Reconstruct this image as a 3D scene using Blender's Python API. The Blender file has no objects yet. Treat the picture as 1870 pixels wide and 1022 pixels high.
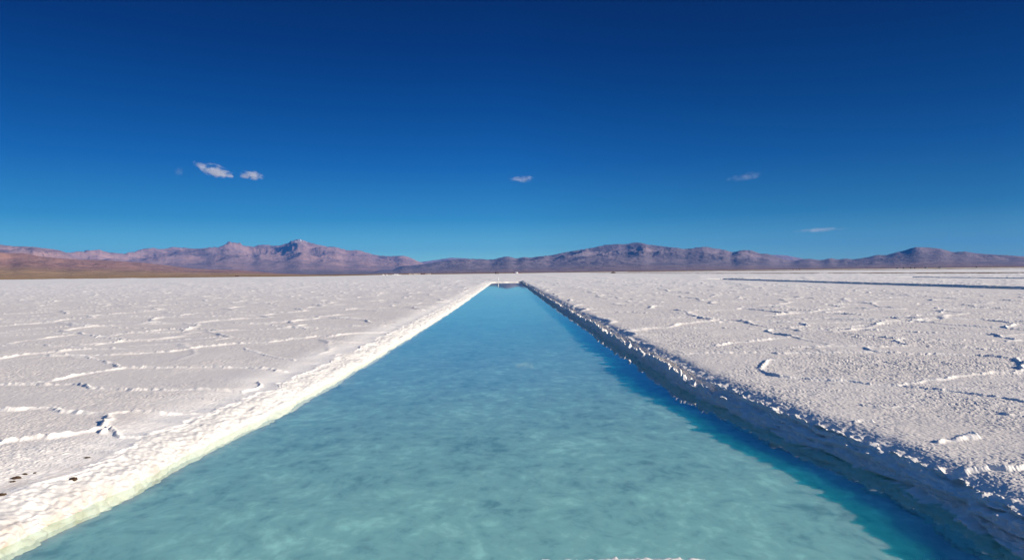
import bpy, bmesh, math, random
import numpy as np
from mathutils import Matrix, Vector

# ------------------------------------------------------------------ camera
sc = bpy.context.scene
COL = sc.collection
F_PX = 1246.7                       # focal length in photo pixels (24 mm on 36 mm, 1870 px wide)
CAM_Z = 1.55
YAW = math.atan(10.0 / F_PX)
PITCH = math.atan(13.7 / F_PX)
ROLL = math.radians(-0.676)
cam_d = bpy.data.cameras.new("camera")
cam_d.lens = 24.0
cam_d.sensor_width = 36.0
cam_d.clip_start = 0.05
cam_d.clip_end = 150000.0
cam = bpy.data.objects.new("camera", cam_d)
COL.objects.link(cam)
ROT = Matrix.Rotation(-YAW, 4, 'Z') @ Matrix.Rotation(math.pi / 2 - PITCH, 4, 'X') @ Matrix.Rotation(ROLL, 4, 'Z')
cam.matrix_world = Matrix.Translation((0, 0, CAM_Z)) @ ROT
sc.camera = cam

# ------------------------------------------------------------------ world and sun
SUN_EL, SUN_AZ = math.radians(19.3), math.radians(110.0)   # azimuth clockwise from +Y
world = bpy.data.worlds.new("World")
sc.world = world
world.use_nodes = True
wn = world.node_tree
bg = wn.nodes["Background"]
sky = wn.nodes.new("ShaderNodeTexSky")
sky.sky_type = 'NISHITA'
sky.sun_disc = False
sky.sun_elevation = SUN_EL
sky.sun_rotation = SUN_AZ
sky.altitude = 3400.0
sky.air_density = 1.0
sky.dust_density = 0.0
sky.ozone_density = 6.0
# sky deepens with height above the horizon, then is brightened overhead to fill shadows
tcw = wn.nodes.new("ShaderNodeTexCoord")
sepw = wn.nodes.new("ShaderNodeSeparateXYZ")
rampw = wn.nodes.new("ShaderNodeValToRGB")
mixw = wn.nodes.new("ShaderNodeMix")
mixw.data_type = 'RGBA'
mixw.blend_type = 'MULTIPLY'
mixw.inputs[0].default_value = 1.0
wn.links.new(tcw.outputs["Generated"], sepw.inputs[0])
wn.links.new(sepw.outputs["Z"], rampw.inputs[0])
wn.links.new(sky.outputs[0], mixw.inputs[6])
wn.links.new(rampw.outputs[0], mixw.inputs[7])
# and is dimmed to the left and right, like a polarizing filter
ramph = wn.nodes.new("ShaderNodeValToRGB")
maph = wn.nodes.new("ShaderNodeMapRange")
maph.inputs["From Min"].default_value = -1.0
wn.links.new(sepw.outputs["X"], maph.inputs["Value"])
wn.links.new(maph.outputs[0], ramph.inputs[0])
mixh = wn.nodes.new("ShaderNodeMix")
mixh.data_type = 'RGBA'
mixh.blend_type = 'MULTIPLY'
mixh.inputs[0].default_value = 1.0
wn.links.new(mixw.outputs[2], mixh.inputs[6])
wn.links.new(ramph.outputs[0], mixh.inputs[7])
wn.links.new(mixh.outputs[2], bg.inputs[0])
he = ramph.color_ramp.elements
while len(he) < 5:
    he.new(0.5)
for _ in (0, 1):
    for e, (p, c) in zip(he, [(0.0, (.75, .75, .75)), (0.22, (.70, .72, .72)), (0.5, (1, 1, 1)), (0.79, (.66, .62, .65)), (1.0, (.9, .9, .9))]):
        e.position = p
        e.color = (*c, 1)
bg.inputs[1].default_value = 0.10
SKY_RAMP = [(0.0, (0.82, 1.12, 0.84)), (0.025, (0.70, 1.04, 0.80)), (0.078, (0.20, 0.62, 0.66)), (0.157, (0.050, 0.38, 0.62)),
            (0.234, (0.008, 0.25, 0.50)), (0.305, (0.0, 0.15, 0.40)), (0.375, (0.0, 0.11, 0.32)), (0.44, (0.04, 0.25, 0.50)), (0.60, (0.75, 1.15, 1.30)),
            (1.0, (0.95, 1.25, 1.35))]
cr = rampw.color_ramp
while len(cr.elements) < len(SKY_RAMP):
    cr.elements.new(0.5)
for e, (p, c) in zip(cr.elements, SKY_RAMP):
    e.position = p
for e, (p, c) in zip(cr.elements, SKY_RAMP):
    e.position = p
    e.color = (*c, 1)

sun_d = bpy.data.lights.new("sun", 'SUN')
sun_d.energy = 5.0
sun_d.angle = math.radians(0.53)
sun_d.color = (1.0, 0.89, 0.735)
sun = bpy.data.objects.new("sun", sun_d)
COL.objects.link(sun)
S_DIR = Vector((math.sin(SUN_AZ) * math.cos(SUN_EL), math.cos(SUN_AZ) * math.cos(SUN_EL), math.sin(SUN_EL)))
sun.rotation_euler = S_DIR.to_track_quat('Z', 'Y').to_euler()
sun.location = S_DIR * 50

sc.view_settings.view_transform = 'Standard'
sc.view_settings.look = 'None'
sc.view_settings.exposure = 0.42
sc.view_settings.gamma = 1.0
sc.render.engine = 'CYCLES'
sc.cycles.use_denoising = True
sc.cycles.denoiser = 'OPENIMAGEDENOISE'
sc.cycles.denoising_input_passes = 'RGB_ALBEDO_NORMAL'
sc.cycles.denoising_prefilter = 'ACCURATE'
sc.cycles.max_bounces = 6
sc.cycles.diffuse_bounces = 3
sc.cycles.glossy_bounces = 3
sc.cycles.volume_bounces = 3
sc.cycles.transparent_max_bounces = 12
sc.cycles.caustics_reflective = False
sc.cycles.caustics_refractive = False
sc.cycles.sample_clamp_indirect = 4.0

# ------------------------------------------------------------------ helpers
RNP = np.array([[ROT[i][j] for j in range(3)] for i in range(3)])


def ray(px, py):
    """Direction of the sight line through a point of the 1870 x 1022 photograph."""
    return RNP @ np.array([(px - 935.0) / F_PX, (511.0 - py) / F_PX, -1.0])


def ground(px, py, z=0.0):
    d = ray(px, py)
    t = (z - CAM_Z) / d[2]
    return d[0] * t, d[1] * t


def tag(o, label, cat, kind=None, group=None):
    o["label"] = label
    o["category"] = cat
    if kind:
        o["kind"] = kind
    if group:
        o["group"] = group
    return o


def empty(name, loc, rz, label, cat, group=None):
    o = bpy.data.objects.new(name, None)
    o.empty_display_size = 0.2
    COL.objects.link(o)
    o.location = loc
    o.rotation_euler = (0, 0, rz)
    return tag(o, label, cat, None, group)


def mesh_obj(name, bm, mat, parent=None, smooth=False, loc=None):
    me = bpy.data.meshes.new(name)
    bm.to_mesh(me)
    bm.free()
    if smooth:
        me.polygons.foreach_set("use_smooth", np.ones(len(me.polygons), dtype=bool))
    if mat:
        me.materials.append(mat)
    o = bpy.data.objects.new(name, me)
    COL.objects.link(o)
    if parent:
        o.parent = parent
    if loc is not None:
        o.location = loc
    return o


def copy_tree(o):
    r = o.copy()
    COL.objects.link(r)
    for ch in list(o.children):
        c = copy_tree(ch)
        c.parent = r
    return r


def grids_to_mesh(name, grids, mat, attrs=(), smooth=True):
    """grids: list of dicts with P (rows, cols, 3) and optional attribute arrays; makes one mesh object."""
    vs, fs, av, off = [], [], {a: [] for a in attrs}, 0
    for g in grids:
        P = g["P"]
        R, C = P.shape[:2]
        vs.append(P.reshape(-1, 3))
        idx = (np.arange(R * C, dtype=np.int32) + off).reshape(R, C)
        q = np.stack([idx[:-1, :-1], idx[:-1, 1:], idx[1:, 1:], idx[1:, :-1]], -1).reshape(-1, 4)
        if g.get("flip"):
            q = q[:, ::-1]
        fs.append(q)
        for a in attrs:
            av[a].append(np.broadcast_to(np.asarray(g.get(a, 0.0), dtype=np.float32), (R, C)).reshape(-1))
        off += R * C
    V = np.concatenate(vs).astype(np.float32)
    Q = np.concatenate(fs).astype(np.int32)
    me = bpy.data.meshes.new(name)
    me.vertices.add(len(V))
    me.vertices.foreach_set("co", V.ravel())
    me.loops.add(Q.size)
    me.loops.foreach_set("vertex_index", Q.ravel())
    me.polygons.add(len(Q))
    me.polygons.foreach_set("loop_start", np.arange(0, Q.size, 4, dtype=np.int32))
    me.polygons.foreach_set("use_smooth", np.full(len(Q), smooth, dtype=bool))
    for a in attrs:
        at = me.attributes.new(a, 'FLOAT', 'POINT')
        at.data.foreach_set("value", np.concatenate(av[a]))
    me.update(calc_edges=True)
    if mat:
        me.materials.append(mat)
    o = bpy.data.objects.new(name, me)
    COL.objects.link(o)
    return o


# ---- numpy noise
_rs = np.random.RandomState(7)
_P = _rs.permutation(4096).astype(np.int32)
_G2 = np.stack([np.cos(_rs.rand(4096) * 2 * np.pi), np.zeros(4096)], -1).astype(np.float32)
_ang = _rs.rand(4096) * 2 * np.pi
_G2 = np.stack([np.cos(_ang), np.sin(_ang)], -1).astype(np.float32)
_g = _rs.randn(4096, 3)
_G3 = (_g / np.linalg.norm(_g, axis=1)[:, None]).astype(np.float32)


def _h2(i, j):
    return _P[(_P[i & 4095] + j) & 4095]


def noise2(x, y):
    x = np.asarray(x, np.float64)
    y = np.asarray(y, np.float64)
    xi = np.floor(x).astype(np.int32)
    yi = np.floor(y).astype(np.int32)
    fx = (x - xi).astype(np.float32)
    fy = (y - yi).astype(np.float32)
    u = fx * fx * fx * (fx * (fx * 6 - 15) + 10)
    v = fy * fy * fy * (fy * (fy * 6 - 15) + 10)
    r = []
    for a in (0, 1):
        for b in (0, 1):
            g = _G2[_h2(xi + a, yi + b)]
            r.append(g[..., 0] * (fx - a) + g[..., 1] * (fy - b))
    return ((r[0] * (1 - v) + r[1] * v) * (1 - u) + (r[2] * (1 - v) + r[3] * v) * u) * 1.41


def noise3(x, y, z):
    x, y, z = np.broadcast_arrays(np.asarray(x, np.float64), np.asarray(y, np.float64), np.asarray(z, np.float64))
    xi = np.floor(x).astype(np.int32)
    yi = np.floor(y).astype(np.int32)
    zi = np.floor(z).astype(np.int32)
    fx = (x - xi).astype(np.float32)
    fy = (y - yi).astype(np.float32)
    fz = (z - zi).astype(np.float32)
    f = lambda t: t * t * t * (t * (t * 6 - 15) + 10)
    u, v, w = f(fx), f(fy), f(fz)
    out = 0
    for a in (0, 1):
        for b in (0, 1):
            for c in (0, 1):
                g = _G3[_P[(_h2(xi + a, yi + b) + zi + c) & 4095]]
                d = g[..., 0] * (fx - a) + g[..., 1] * (fy - b) + g[..., 2] * (fz - c)
                out = out + d * (u if a else 1 - u) * (v if b else 1 - v) * (w if c else 1 - w)
    return out * 1.5


def fbm2(x, y, n=4, gain=0.5, lac=2.03):
    s, a = 0, 1.0
    for k in range(n):
        s = s + a * noise2(x + 17.3 * k, y - 9.1 * k)
        x, y, a = x * lac, y * lac, a * gain
    return s


def ridged2(x, y, n=5, gain=0.5, lac=2.07):
    s, a, t, w = 0, 1.0, 0, 1.0
    for k in range(n):
        v = 1 - np.abs(noise2(x + 31.7 * k, y + 5.9 * k)) * 1.6
        v = np.clip(v, 0, 1) ** 2
        s = s + a * v * w
        w = np.clip(v * 1.4, 0, 1)
        t += a
        x, y, a = x * lac, y * lac, a * gain
    return s / t


def smooth(a, b, x):
    t = np.clip((np.asarray(x, float) - a) / (b - a), 0, 1)
    return t * t * (3 - 2 * t)


# ---- node material helper
class NT:
    def __init__(self, name):
        self.m = bpy.data.materials.new(name)
        self.m.use_nodes = True
        self.t = self.m.node_tree
        self.t.nodes.clear()
        self.out = self.t.nodes.new("ShaderNodeOutputMaterial")

    def n(self, kind, **kw):
        nd = self.t.nodes.new(kind)
        for k, v in kw.items():
            if k == "i":
                for key, val in v.items():
                    s = nd.inputs[key]
                    if isinstance(val, bpy.types.NodeSocket):
                        self.t.links.new(val, s)
                    else:
                        s.default_value = val
            else:
                setattr(nd, k, v)
        return nd

    def math(self, op, a, b=0.0, c=0.0, clamp=False):
        nd = self.n("ShaderNodeMath", operation=op, use_clamp=clamp, i={0: a, 1: b, 2: c})
        return nd.outputs[0]

    def mix(self, f, a, b, blend='MIX'):
        nd = self.n("ShaderNodeMix", data_type='RGBA', blend_type=blend)
        for k, v in ((0, f), (6, a), (7, b)):
            if isinstance(v, bpy.types.NodeSocket):
                self.t.links.new(v, nd.inputs[k])
            elif k == 0:
                nd.inputs[0].default_value = v
            else:
                nd.inputs[k].default_value = (*v, 1) if len(v) == 3 else v
        return nd.outputs[2]

    def noise(self, vec, scale, detail=4, rough=0.55, dist=0.0):
        nd = self.n("ShaderNodeTexNoise", i={"Scale": scale, "Detail": detail, "Roughness": rough, "Distortion": dist})
        if vec is not None:
            self.t.links.new(vec, nd.inputs["Vector"])
        return nd.outputs[0]

    def ramp(self, f, pts):
        nd = self.n("ShaderNodeValToRGB", i={0: f})
        el = nd.color_ramp.elements
        while len(el) < len(pts):
            el.new(0.5)
        for _ in (0, 1):
            for e, (p, c) in zip(el, pts):
                e.position = p
                e.color = (*c, 1) if not np.isscalar(c) else (c, c, c, 1)
        return nd.outputs[0]

    def attr(self, name):
        return self.n("ShaderNodeAttribute", attribute_name=name).outputs["Fac"]

    def pos(self, scale=(1, 1, 1)):
        g = self.n("ShaderNodeTexCoord").outputs["Object"]
        return self.n("ShaderNodeMapping", i={0: g, 3: scale}).outputs[0]

    def link(self, a, b):
        self.t.links.new(a, b)

    def principled(self, col, rough=0.8, spec=0.3, normal=None, **kw):
        p = self.n("ShaderNodeBsdfPrincipled")
        for k, v in (("Base Color", col), ("Roughness", rough), ("Specular IOR Level", spec)):
            if isinstance(v, bpy.types.NodeSocket):
                self.link(v, p.inputs[k])
            else:
                p.inputs[k].default_value = (*v, 1) if k == "Base Color" else v
        for k, v in kw.items():
            p.inputs[k].default_value = v
        if normal is not None:
            self.link(normal, p.inputs["Normal"])
        self.link(p.outputs[0], self.out.inputs[0])
        return p


def simple_mat(name, col, rough=0.6, spec=0.3, var=0.25, scale=3.0):
    t = NT(name)
    v = t.noise(t.pos(), scale, 4)
    c = t.mix(v, tuple(x * (1 - var) for x in col), tuple(min(1, x * (1 + var)) for x in col))
    t.principled(c, rough, spec)
    return t.m


# ------------------------------------------------------------------ materials of the setting
def salt_material():
    t = NT("salt_crust")
    p = t.pos()
    white, stain = t.attr("white"), t.attr("stain")
    patch = t.noise(p, 0.55, 5, 0.6)
    fine = t.noise(p, 38.0, 3, 0.6)
    c = t.mix(t.math('MULTIPLY_ADD', patch, 1.6, -0.3, True), (0.79, 0.725, 0.65), (0.89, 0.835, 0.765))
    c = t.mix(t.math('MULTIPLY', fine, 0.35), c, (0.86, 0.83, 0.81))
    c = t.mix(white, c, (0.93, 0.895, 0.84))
    c = t.mix(t.attr("bank"), c, (0.67, 0.655, 0.635))  # damp bank crust, darkened further so its sunlit slope does not clip
    c = t.mix(t.attr("silt"), c, (0.92, 0.69, 0.66))
    c = t.mix(t.attr("shallow_glow"), c, (0.60, 0.86, 0.74))  # green of light scattered in shallow water, painted on the submerged bank
    st = t.noise(p, 5.0, 5, 0.65)
    st = t.math('MULTIPLY', stain, t.ramp(st, [(0.42, 0.0), (0.62, 1.0)]))
    c = t.mix(st, c, (0.50, 0.34, 0.20))
    b1 = t.n("ShaderNodeBump", i={"Strength": 0.45, "Distance": 0.006, "Height": t.noise(p, 60.0, 4, 0.65)})
    t.principled(c, 0.85, 0.15, b1.outputs[0])
    return t.m


def water_materials():
    """Clear rippled surface, and the milky layer of suspended salt just below it."""
    t = NT("brine_surface")
    p = t.pos()
    mp = t.n("ShaderNodeMapping", i={0: p, 3: (0.5, 1.4, 1)}).outputs[0]
    h = t.math('ADD', t.noise(mp, 10.0, 3, 0.5), t.math('MULTIPLY', t.noise(mp, 2.4, 2, 0.5), 1.4))
    bump = t.n("ShaderNodeBump", i={"Strength": 0.06, "Distance": 0.002, "Height": h}).outputs[0]
    tr = t.n("ShaderNodeBsdfTransparent", i={"Color": (0.72, 0.93, 0.86, 1)})
    gl = t.n("ShaderNodeBsdfGlossy", i={"Color": (1, 1, 1, 1), "Roughness": 0.008, "Normal": bump})
    lw = t.n("ShaderNodeLayerWeight", i={"Blend": 0.5, "Normal": bump})
    fr = t.math('MULTIPLY_ADD', t.math('POWER', lw.outputs["Facing"], 5.0), 0.98, 0.02, True)     # Schlick, the same from both sides
    fr = t.math('MULTIPLY', fr, 0.98)
    mx = t.n("ShaderNodeMixShader", i={0: fr, 1: tr.outputs[0], 2: gl.outputs[0]})
    t.link(mx.outputs[0], t.out.inputs[0])
    u = NT("milky_brine")
    p = u.pos()
    wp = u.n("ShaderNodeVectorMath", operation='MULTIPLY_ADD',
             i={0: u.n("ShaderNodeTexNoise", i={"Vector": p, "Scale": 1.3, "Detail": 3.0}).outputs[1], 1: (0.45, 0.45, 0), 2: p}).outputs[0]
    wm = u.n("ShaderNodeMapping", i={0: wp, 3: (1.25, 0.9, 1)}).outputs[0]
    n1 = u.noise(wm, 4.2, 8, 0.60)
    n2 = u.noise(wm, 0.8, 4, 0.5)
    n3 = u.noise(wm, 9.0, 5, 0.55)
    f = u.math('ADD', u.math('ADD', u.math('MULTIPLY', n1, 0.58), u.math('MULTIPLY', n2, 0.26)), u.math('MULTIPLY', n3, 0.20))
    c = u.ramp(f, [(0.36, (0.32, 0.345, 0.43)), (0.48, (0.54, 0.51, 0.59)), (0.56, (0.62, 0.57, 0.635)), (0.69, (0.92, 0.81, 0.84))])
    d = u.principled(c, 1.0, 0.0)
    d.subsurface_method = 'BURLEY'
    d.inputs["Subsurface Weight"].default_value = 0.85
    d.inputs["Subsurface Radius"].default_value = (0.25, 1.0, 0.85)
    d.inputs["Subsurface Scale"].default_value = 0.31
    return t.m, u.m


def rock_material(name, pale_tone, mid, dark, low, snow=False):
    t = NT(name)
    p = t.pos()
    a = t.noise(p, 1 / 1500.0, 8, 0.62, 0.6)
    b = t.noise(t.pos((1, 1, 4)), 1 / 420.0, 7, 0.65, 0.4)
    c = t.mix(t.ramp(a, [(0.38, 0.0), (0.62, 1.0)]), mid, pale_tone)  # paler and middle rock tones mixed by random noise
    c = t.mix(t.ramp(b, [(0.44, 0.0), (0.66, 0.85)]), c, dark)
    c = t.mix(t.attr("low"), c, t.mix(t.ramp(t.noise(t.pos((1, 1, 1)), 1 / 300.0, 6, 0.6), [(0.4, 0.0), (0.6, 1.0)]), low, tuple(x * 0.72 for x in low)))
    if snow:
        c = t.mix(t.attr("snow"), c, (0.78, 0.78, 0.80))
    bp = t.n("ShaderNodeBump", i={"Strength": 0.9, "Distance": 60.0, "Height": t.noise(p, 1 / 260.0, 9, 0.65)})
    t.principled(c, 0.95, 0.05, bp.outputs[0])
    return t.m


def plain_material():
    t = NT("dry_grass_plain")
    p = t.pos()
    f = t.attr("far")
    a = t.noise(p, 1 / 180.0, 7, 0.65)
    c = t.mix(f, (0.46, 0.30, 0.085), (0.26, 0.165, 0.10))
    c = t.mix(t.ramp(a, [(0.40, 0.0), (0.65, 0.7)]), c, (0.17, 0.11, 0.07))
    t.principled(c, 0.95, 0.05)
    return t.m


M_SALT = salt_material()
M_WATER, M_MILK = water_materials()

# ------------------------------------------------------------------ the pool's outline (metres along Y)
WATER_Z = -0.25
BED_Z = -0.335
_ly = [-12, 0, 3, 5.0, 5.8, 6.7, 8.3, 11, 14.5, 22, 31.5, 60, 129]
_lx = [-3.9, -3.85, -3.80, -3.77, -3.70, -3.66, -3.50, -3.38, -3.30, -3.18, -3.07, -3.02, -2.98]
_ry = [-12, 0, 3, 4.4, 5.4, 6.4, 7.2, 8.4, 9.6, 12.8, 18, 30, 60, 129]
_rx = [3.42, 3.38, 3.34, 3.31, 3.35, 3.26, 3.12, 3.00, 2.92, 2.87, 2.88, 2.82, 2.76, 2.72]
POOL_END = 124.0
NEAR_END = 3.66


def _spline(xs, ys, x):
    xs, ys = np.array(xs, float), np.array(ys, float)
    m = np.gradient(ys, xs)
    i = np.clip(np.searchsorted(xs, x) - 1, 0, len(xs) - 2)
    h = xs[i + 1] - xs[i]
    t = np.clip((x - xs[i]) / h, 0, 1)
    t2, t3 = t * t, t * t * t
    return (2 * t3 - 3 * t2 + 1) * ys[i] + (t3 - 2 * t2 + t) * h * m[i] + (-2 * t3 + 3 * t2) * ys[i + 1] + (t3 - t2) * h * m[i + 1]


def left_edge(Y):
    return _spline(_ly, _lx, Y) + 0.06 * noise2(Y / 1.7, 3.3) + 0.045 * noise2(Y / 0.55, 8.1)


def right_edge(Y):
    return (_spline(_ry, _rx, Y) + 0.06 * noise2(Y / 1.9, 13.3) + 0.035 * noise2(Y / 0.6, 18.1)
            + 0.022 * noise2(Y / 0.2, 28.1) + 0.012 * noise2(Y / 0.07, 1.7))


# ------------------------------------------------------------------ crust ridges traced on the salt
def _pl(ox, oy, s, pts):
    return [ground(ox + x / s, oy + y / s) for x, y in pts]


LZ, LN = (0, 500, 3.016), (0, 720, 3.016)
RZ, RN = (1240, 520, 2.968), (1250, 720, 3.016)
RIDGES = []
for w, h, fr, pts in [
    (1.0, 1.0, LZ, [(0, 612), (130, 606), (300, 585), (430, 560), (560, 540), (700, 523), (900, 520), (1100, 517), (1300, 515), (1450, 522), (1570, 528)]),
    (0.9, 0.9, LZ, [(0, 609), (200, 609), (420, 608), (520, 630), (600, 640), (800, 640), (1000, 637), (1200, 632), (1320, 636)]),
    (0.8, 0.8, LZ, [(420, 452), (480, 458), (540, 470), (600, 492), (650, 510), (700, 523)]),
    (1.1, 1.0, LZ, [(-60, 478), (0, 470), (100, 452), (230, 440), (380, 425), (520, 415), (700, 412)]),
    (1.0, 1.0, LZ, [(240, 455), (420, 450), (560, 448), (700, 440), (930, 428), (1080, 405), (1300, 385), (1500, 375), (1600, 358), (1750, 343), (1870, 342)]),
    (0.8, 0.8, LZ, [(-30, 400), (200, 395), (420, 405), (520, 418)]),
    (1.0, 1.0, LZ, [(-30, 345), (150, 335), (300, 328), (440, 328), (560, 350), (640, 358), (700, 362)]),
    (0.9, 0.9, LZ, [(400, 398), (520, 392), (620, 380), (700, 367), (930, 365), (1100, 355), (1230, 345)]),
    (0.9, 1.0, LZ, [(540, 350), (700, 330), (870, 313), (960, 305), (1100, 305), (1200, 312), (1400, 310), (1600, 300)]),
    (0.9, 0.9, LZ, [(-30, 324), (100, 312), (250, 300), (420, 290), (600, 285), (650, 295), (780, 298), (880, 300), (940, 303)]),
    (0.9, 0.9, LZ, [(-30, 292), (200, 270), (480, 265), (600, 262), (790, 265), (850, 270), (1000, 272), (1270, 270), (1350, 275), (1470, 280), (1560, 292), (1700, 303), (1870, 303)]),
    (0.9, 0.9, LZ, [(-30, 256), (300, 245), (560, 235), (800, 232), (1000, 230), (1200, 218), (1400, 210), (1600, 214)]),
    (1.2, 1.0, LN, [(-40, 283), (0, 275), (150, 250), (300, 235), (430, 215), (520, 200), (590, 170), (600, 120)]),
    (1.0, 0.9, LN, [(-40, 95), (0, 92), (270, 85), (370, 100), (440, 105), (600, 105), (700, 95), (900, 92), (1050, 85), (1200, 75)]),
    (0.7, 0.9, LN, [(590, 205), (640, 180), (700, 210), (850, 205)]),
    (0.8, 1.0, LZ, [(1320, 640), (1360, 620), (1420, 590)]),
    (0.7, 0.5, LZ, [(1350, 410), (1420, 430), (1500, 455), (1620, 470)]),
    (0.9, 0.8, RZ, [(500, 405), (470, 425), (435, 460), (470, 480), (520, 495), (600, 505), (760, 515), (900, 525), (1050, 540), (1180, 543), (1250, 535), (1400, 515), (1500, 502), (1600, 487), (1680, 480), (1870, 485), (1960, 490)]),
    (0.9, 0.9, RZ, [(0, 375), (150, 368), (300, 368), (500, 372), (800, 370), (1050, 368), (1300, 375), (1600, 383), (1850, 400), (1960, 404)]),
    (1.0, 1.0, RZ, [(190, 328), (300, 312), (420, 303), (520, 290), (620, 280), (540, 268), (480, 255), (490, 243), (650, 240), (850, 243), (1050, 245), (1200, 250), (1350, 258), (1700, 268)]),
    (0.9, 1.0, RZ, [(1700, 308), (1400, 303), (1200, 298), (1180, 310), (1215, 325), (1230, 333), (1100, 340), (1010, 343), (1060, 367)]),
    (0.8, 0.8, RZ, [(600, 345), (750, 338), (1000, 335)]),
    (0.8, 0.8, RZ, [(1230, 333), (1400, 342), (1650, 350), (1870, 357), (1960, 360)]),
    (0.9, 0.9, RZ, [(0, 237), (120, 237), (240, 233), (290, 237), (480, 240)]),
    (0.9, 0.9, RZ, [(580, 235), (700, 222), (660, 207), (500, 197)]),
    (0.9, 0.9, RZ, [(180, 205), (350, 198), (500, 195), (700, 188), (850, 182), (980, 177)]),
    (1.0, 1.0, RZ, [(840, 235), (980, 222), (1150, 212), (1280, 200), (1360, 192)]),
    (0.9, 0.9, RZ, [(40, 175), (150, 185), (240, 195)]),
    (0.9, 0.9, RZ, [(90, 175), (250, 168), (320, 164)]),
    (1.0, 1.0, RZ, [(520, 165), (700, 150), (770, 138), (890, 120), (820, 112), (920, 105)]),
    (0.8, 0.8, RZ, [(620, 283), (850, 285), (1000, 287), (1180, 295)]),
    (0.9, 1.0, RZ, [(1120, 178), (1210, 187), (1150, 178), (1300, 165), (1420, 155), (1440, 135), (1380, 128)]),
    (0.9, 1.0, RZ, [(1640, 190), (1750, 198), (1830, 210), (1760, 235), (1870, 248), (1950, 252)]),
    (0.9, 0.9, RZ, [(1670, 187), (1870, 175), (1950, 172)]),
    (0.9, 1.0, RZ, [(1700, 270), (1770, 290), (1840, 302), (1770, 310)]),
    (0.9, 1.1, RZ, [(1820, 400), (1850, 420), (1870, 445), (1840, 480)]),
    (0.7, 0.7, RZ, [(1180, 545), (1400, 570), (1550, 585), (1700, 605), (1870, 630), (1960, 640)]),
    (0.8, 1.0, RN, [(1400, 265), (1470, 250), (1530, 240), (1590, 235)]),
    (0.7, 0.8, RN, [(1480, 410), (1560, 420), (1680, 405), (1780, 415), (1900, 415)]),
    (0.7, 0.9, RN, [(1740, 103), (1790, 112), (1850, 116)]),
    (0.6, 0.6, RN, [(930, 150), (1000, 152), (1050, 158)]),
    (0.6, 0.5, RN, [(980, 60), (1100, 70), (1250, 66)]),
]:
    RIDGES.append((w, h, np.array(_pl(*fr, pts))))


def ridge_field(X, Y):
    """Height and whiteness of the traced ridges at the grid points (rows ordered along Y)."""
    H = np.zeros(X.shape, np.float32)
    W = np.zeros(X.shape, np.float32)
    yr = Y[:, 0]
    wx = X + 0.05 * noise2(X / 0.35, Y / 0.35) + 0.02 * noise2(X / 0.11, Y / 0.11 + 40)
    wy = Y + 0.09 * noise2(X / 0.4 + 70, Y / 0.4) + 0.03 * noise2(X / 0.12, Y / 0.12 + 90)
    for k, (w, h, pts) in enumerate(RIDGES):
        for (ax, ay), (bx, by) in zip(pts[:-1], pts[1:]):
            i0, i1 = np.searchsorted(yr, [min(ay, by) - 0.6, max(ay, by) + 0.6])
            if i1 - i0 < 1:
                continue
            sx, sy = wx[i0:i1], wy[i0:i1]
            cm = np.where(((sx > min(ax, bx) - 0.6) & (sx < max(ax, bx) + 0.6)).any(0))[0]
            if not len(cm):
                continue
            c0, c1 = cm[0], cm[-1] + 1
            sx, sy = sx[:, c0:c1], sy[:, c0:c1]
            dx, dy = bx - ax, by - ay
            L2 = dx * dx + dy * dy + 1e-9
            t = np.clip(((sx - ax) * dx + (sy - ay) * dy) / L2, 0, 1)
            d = np.hypot(sx - ax - t * dx, sy - ay - t * dy)
            ww = 0.032 * w * (0.8 + 0.03 * np.clip(sy, 0, 40))
            hh = 0.040 * h * np.exp(-(d / ww) ** 2) * (0.45 + 0.75 * np.clip(0.4 + noise2(sx / 0.6 + k, sy / 0.6), 0, 1)
                                                       + 0.55 * noise2(sx / 0.085, sy / 0.085))
            H[i0:i1, c0:c1] = np.maximum(H[i0:i1, c0:c1], hh)
            W[i0:i1, c0:c1] = np.maximum(W[i0:i1, c0:c1], np.exp(-(d / (ww * 2.0)) ** 2))
    return H, W


def voronoi_ridges(X, Y, cell):
    """Distance to the border between the crust plates."""
    x = X / cell + 0.18 * noise2(X / cell * 1.3, Y / cell * 1.3) + 0.04 * noise2(X / cell * 4, Y / cell * 4)
    y = Y / cell + 0.18 * noise2(X / cell * 1.3 + 50, Y / cell * 1.3) + 0.04 * noise2(X / cell * 4 + 50, Y / cell * 4)
    xi, yi = np.floor(x).astype(np.int32), np.floor(y).astype(np.int32)
    f1 = np.full(X.shape, 9.0, np.float32)
    f2 = np.full(X.shape, 9.0, np.float32)
    for a in (-1, 0, 1):
        for b in (-1, 0, 1):
            h = _h2(xi + a, yi + b)
            jx = xi + a + 0.1 + 0.8 * (h / 4096.0)
            jy = yi + b + 0.1 + 0.8 * (_P[h] / 4096.0)
            d = np.hypot(x - jx, y - jy).astype(np.float32)
            f2 = np.minimum(f2, np.maximum(f1, d))
            f1 = np.minimum(f1, d)
    return (f2 - f1) * cell * 0.6


CHANNELS = [(34.2, 39.4, 123.2), (64.5, 69.5, 116.0)]      # the next two brine channels on the right


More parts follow.
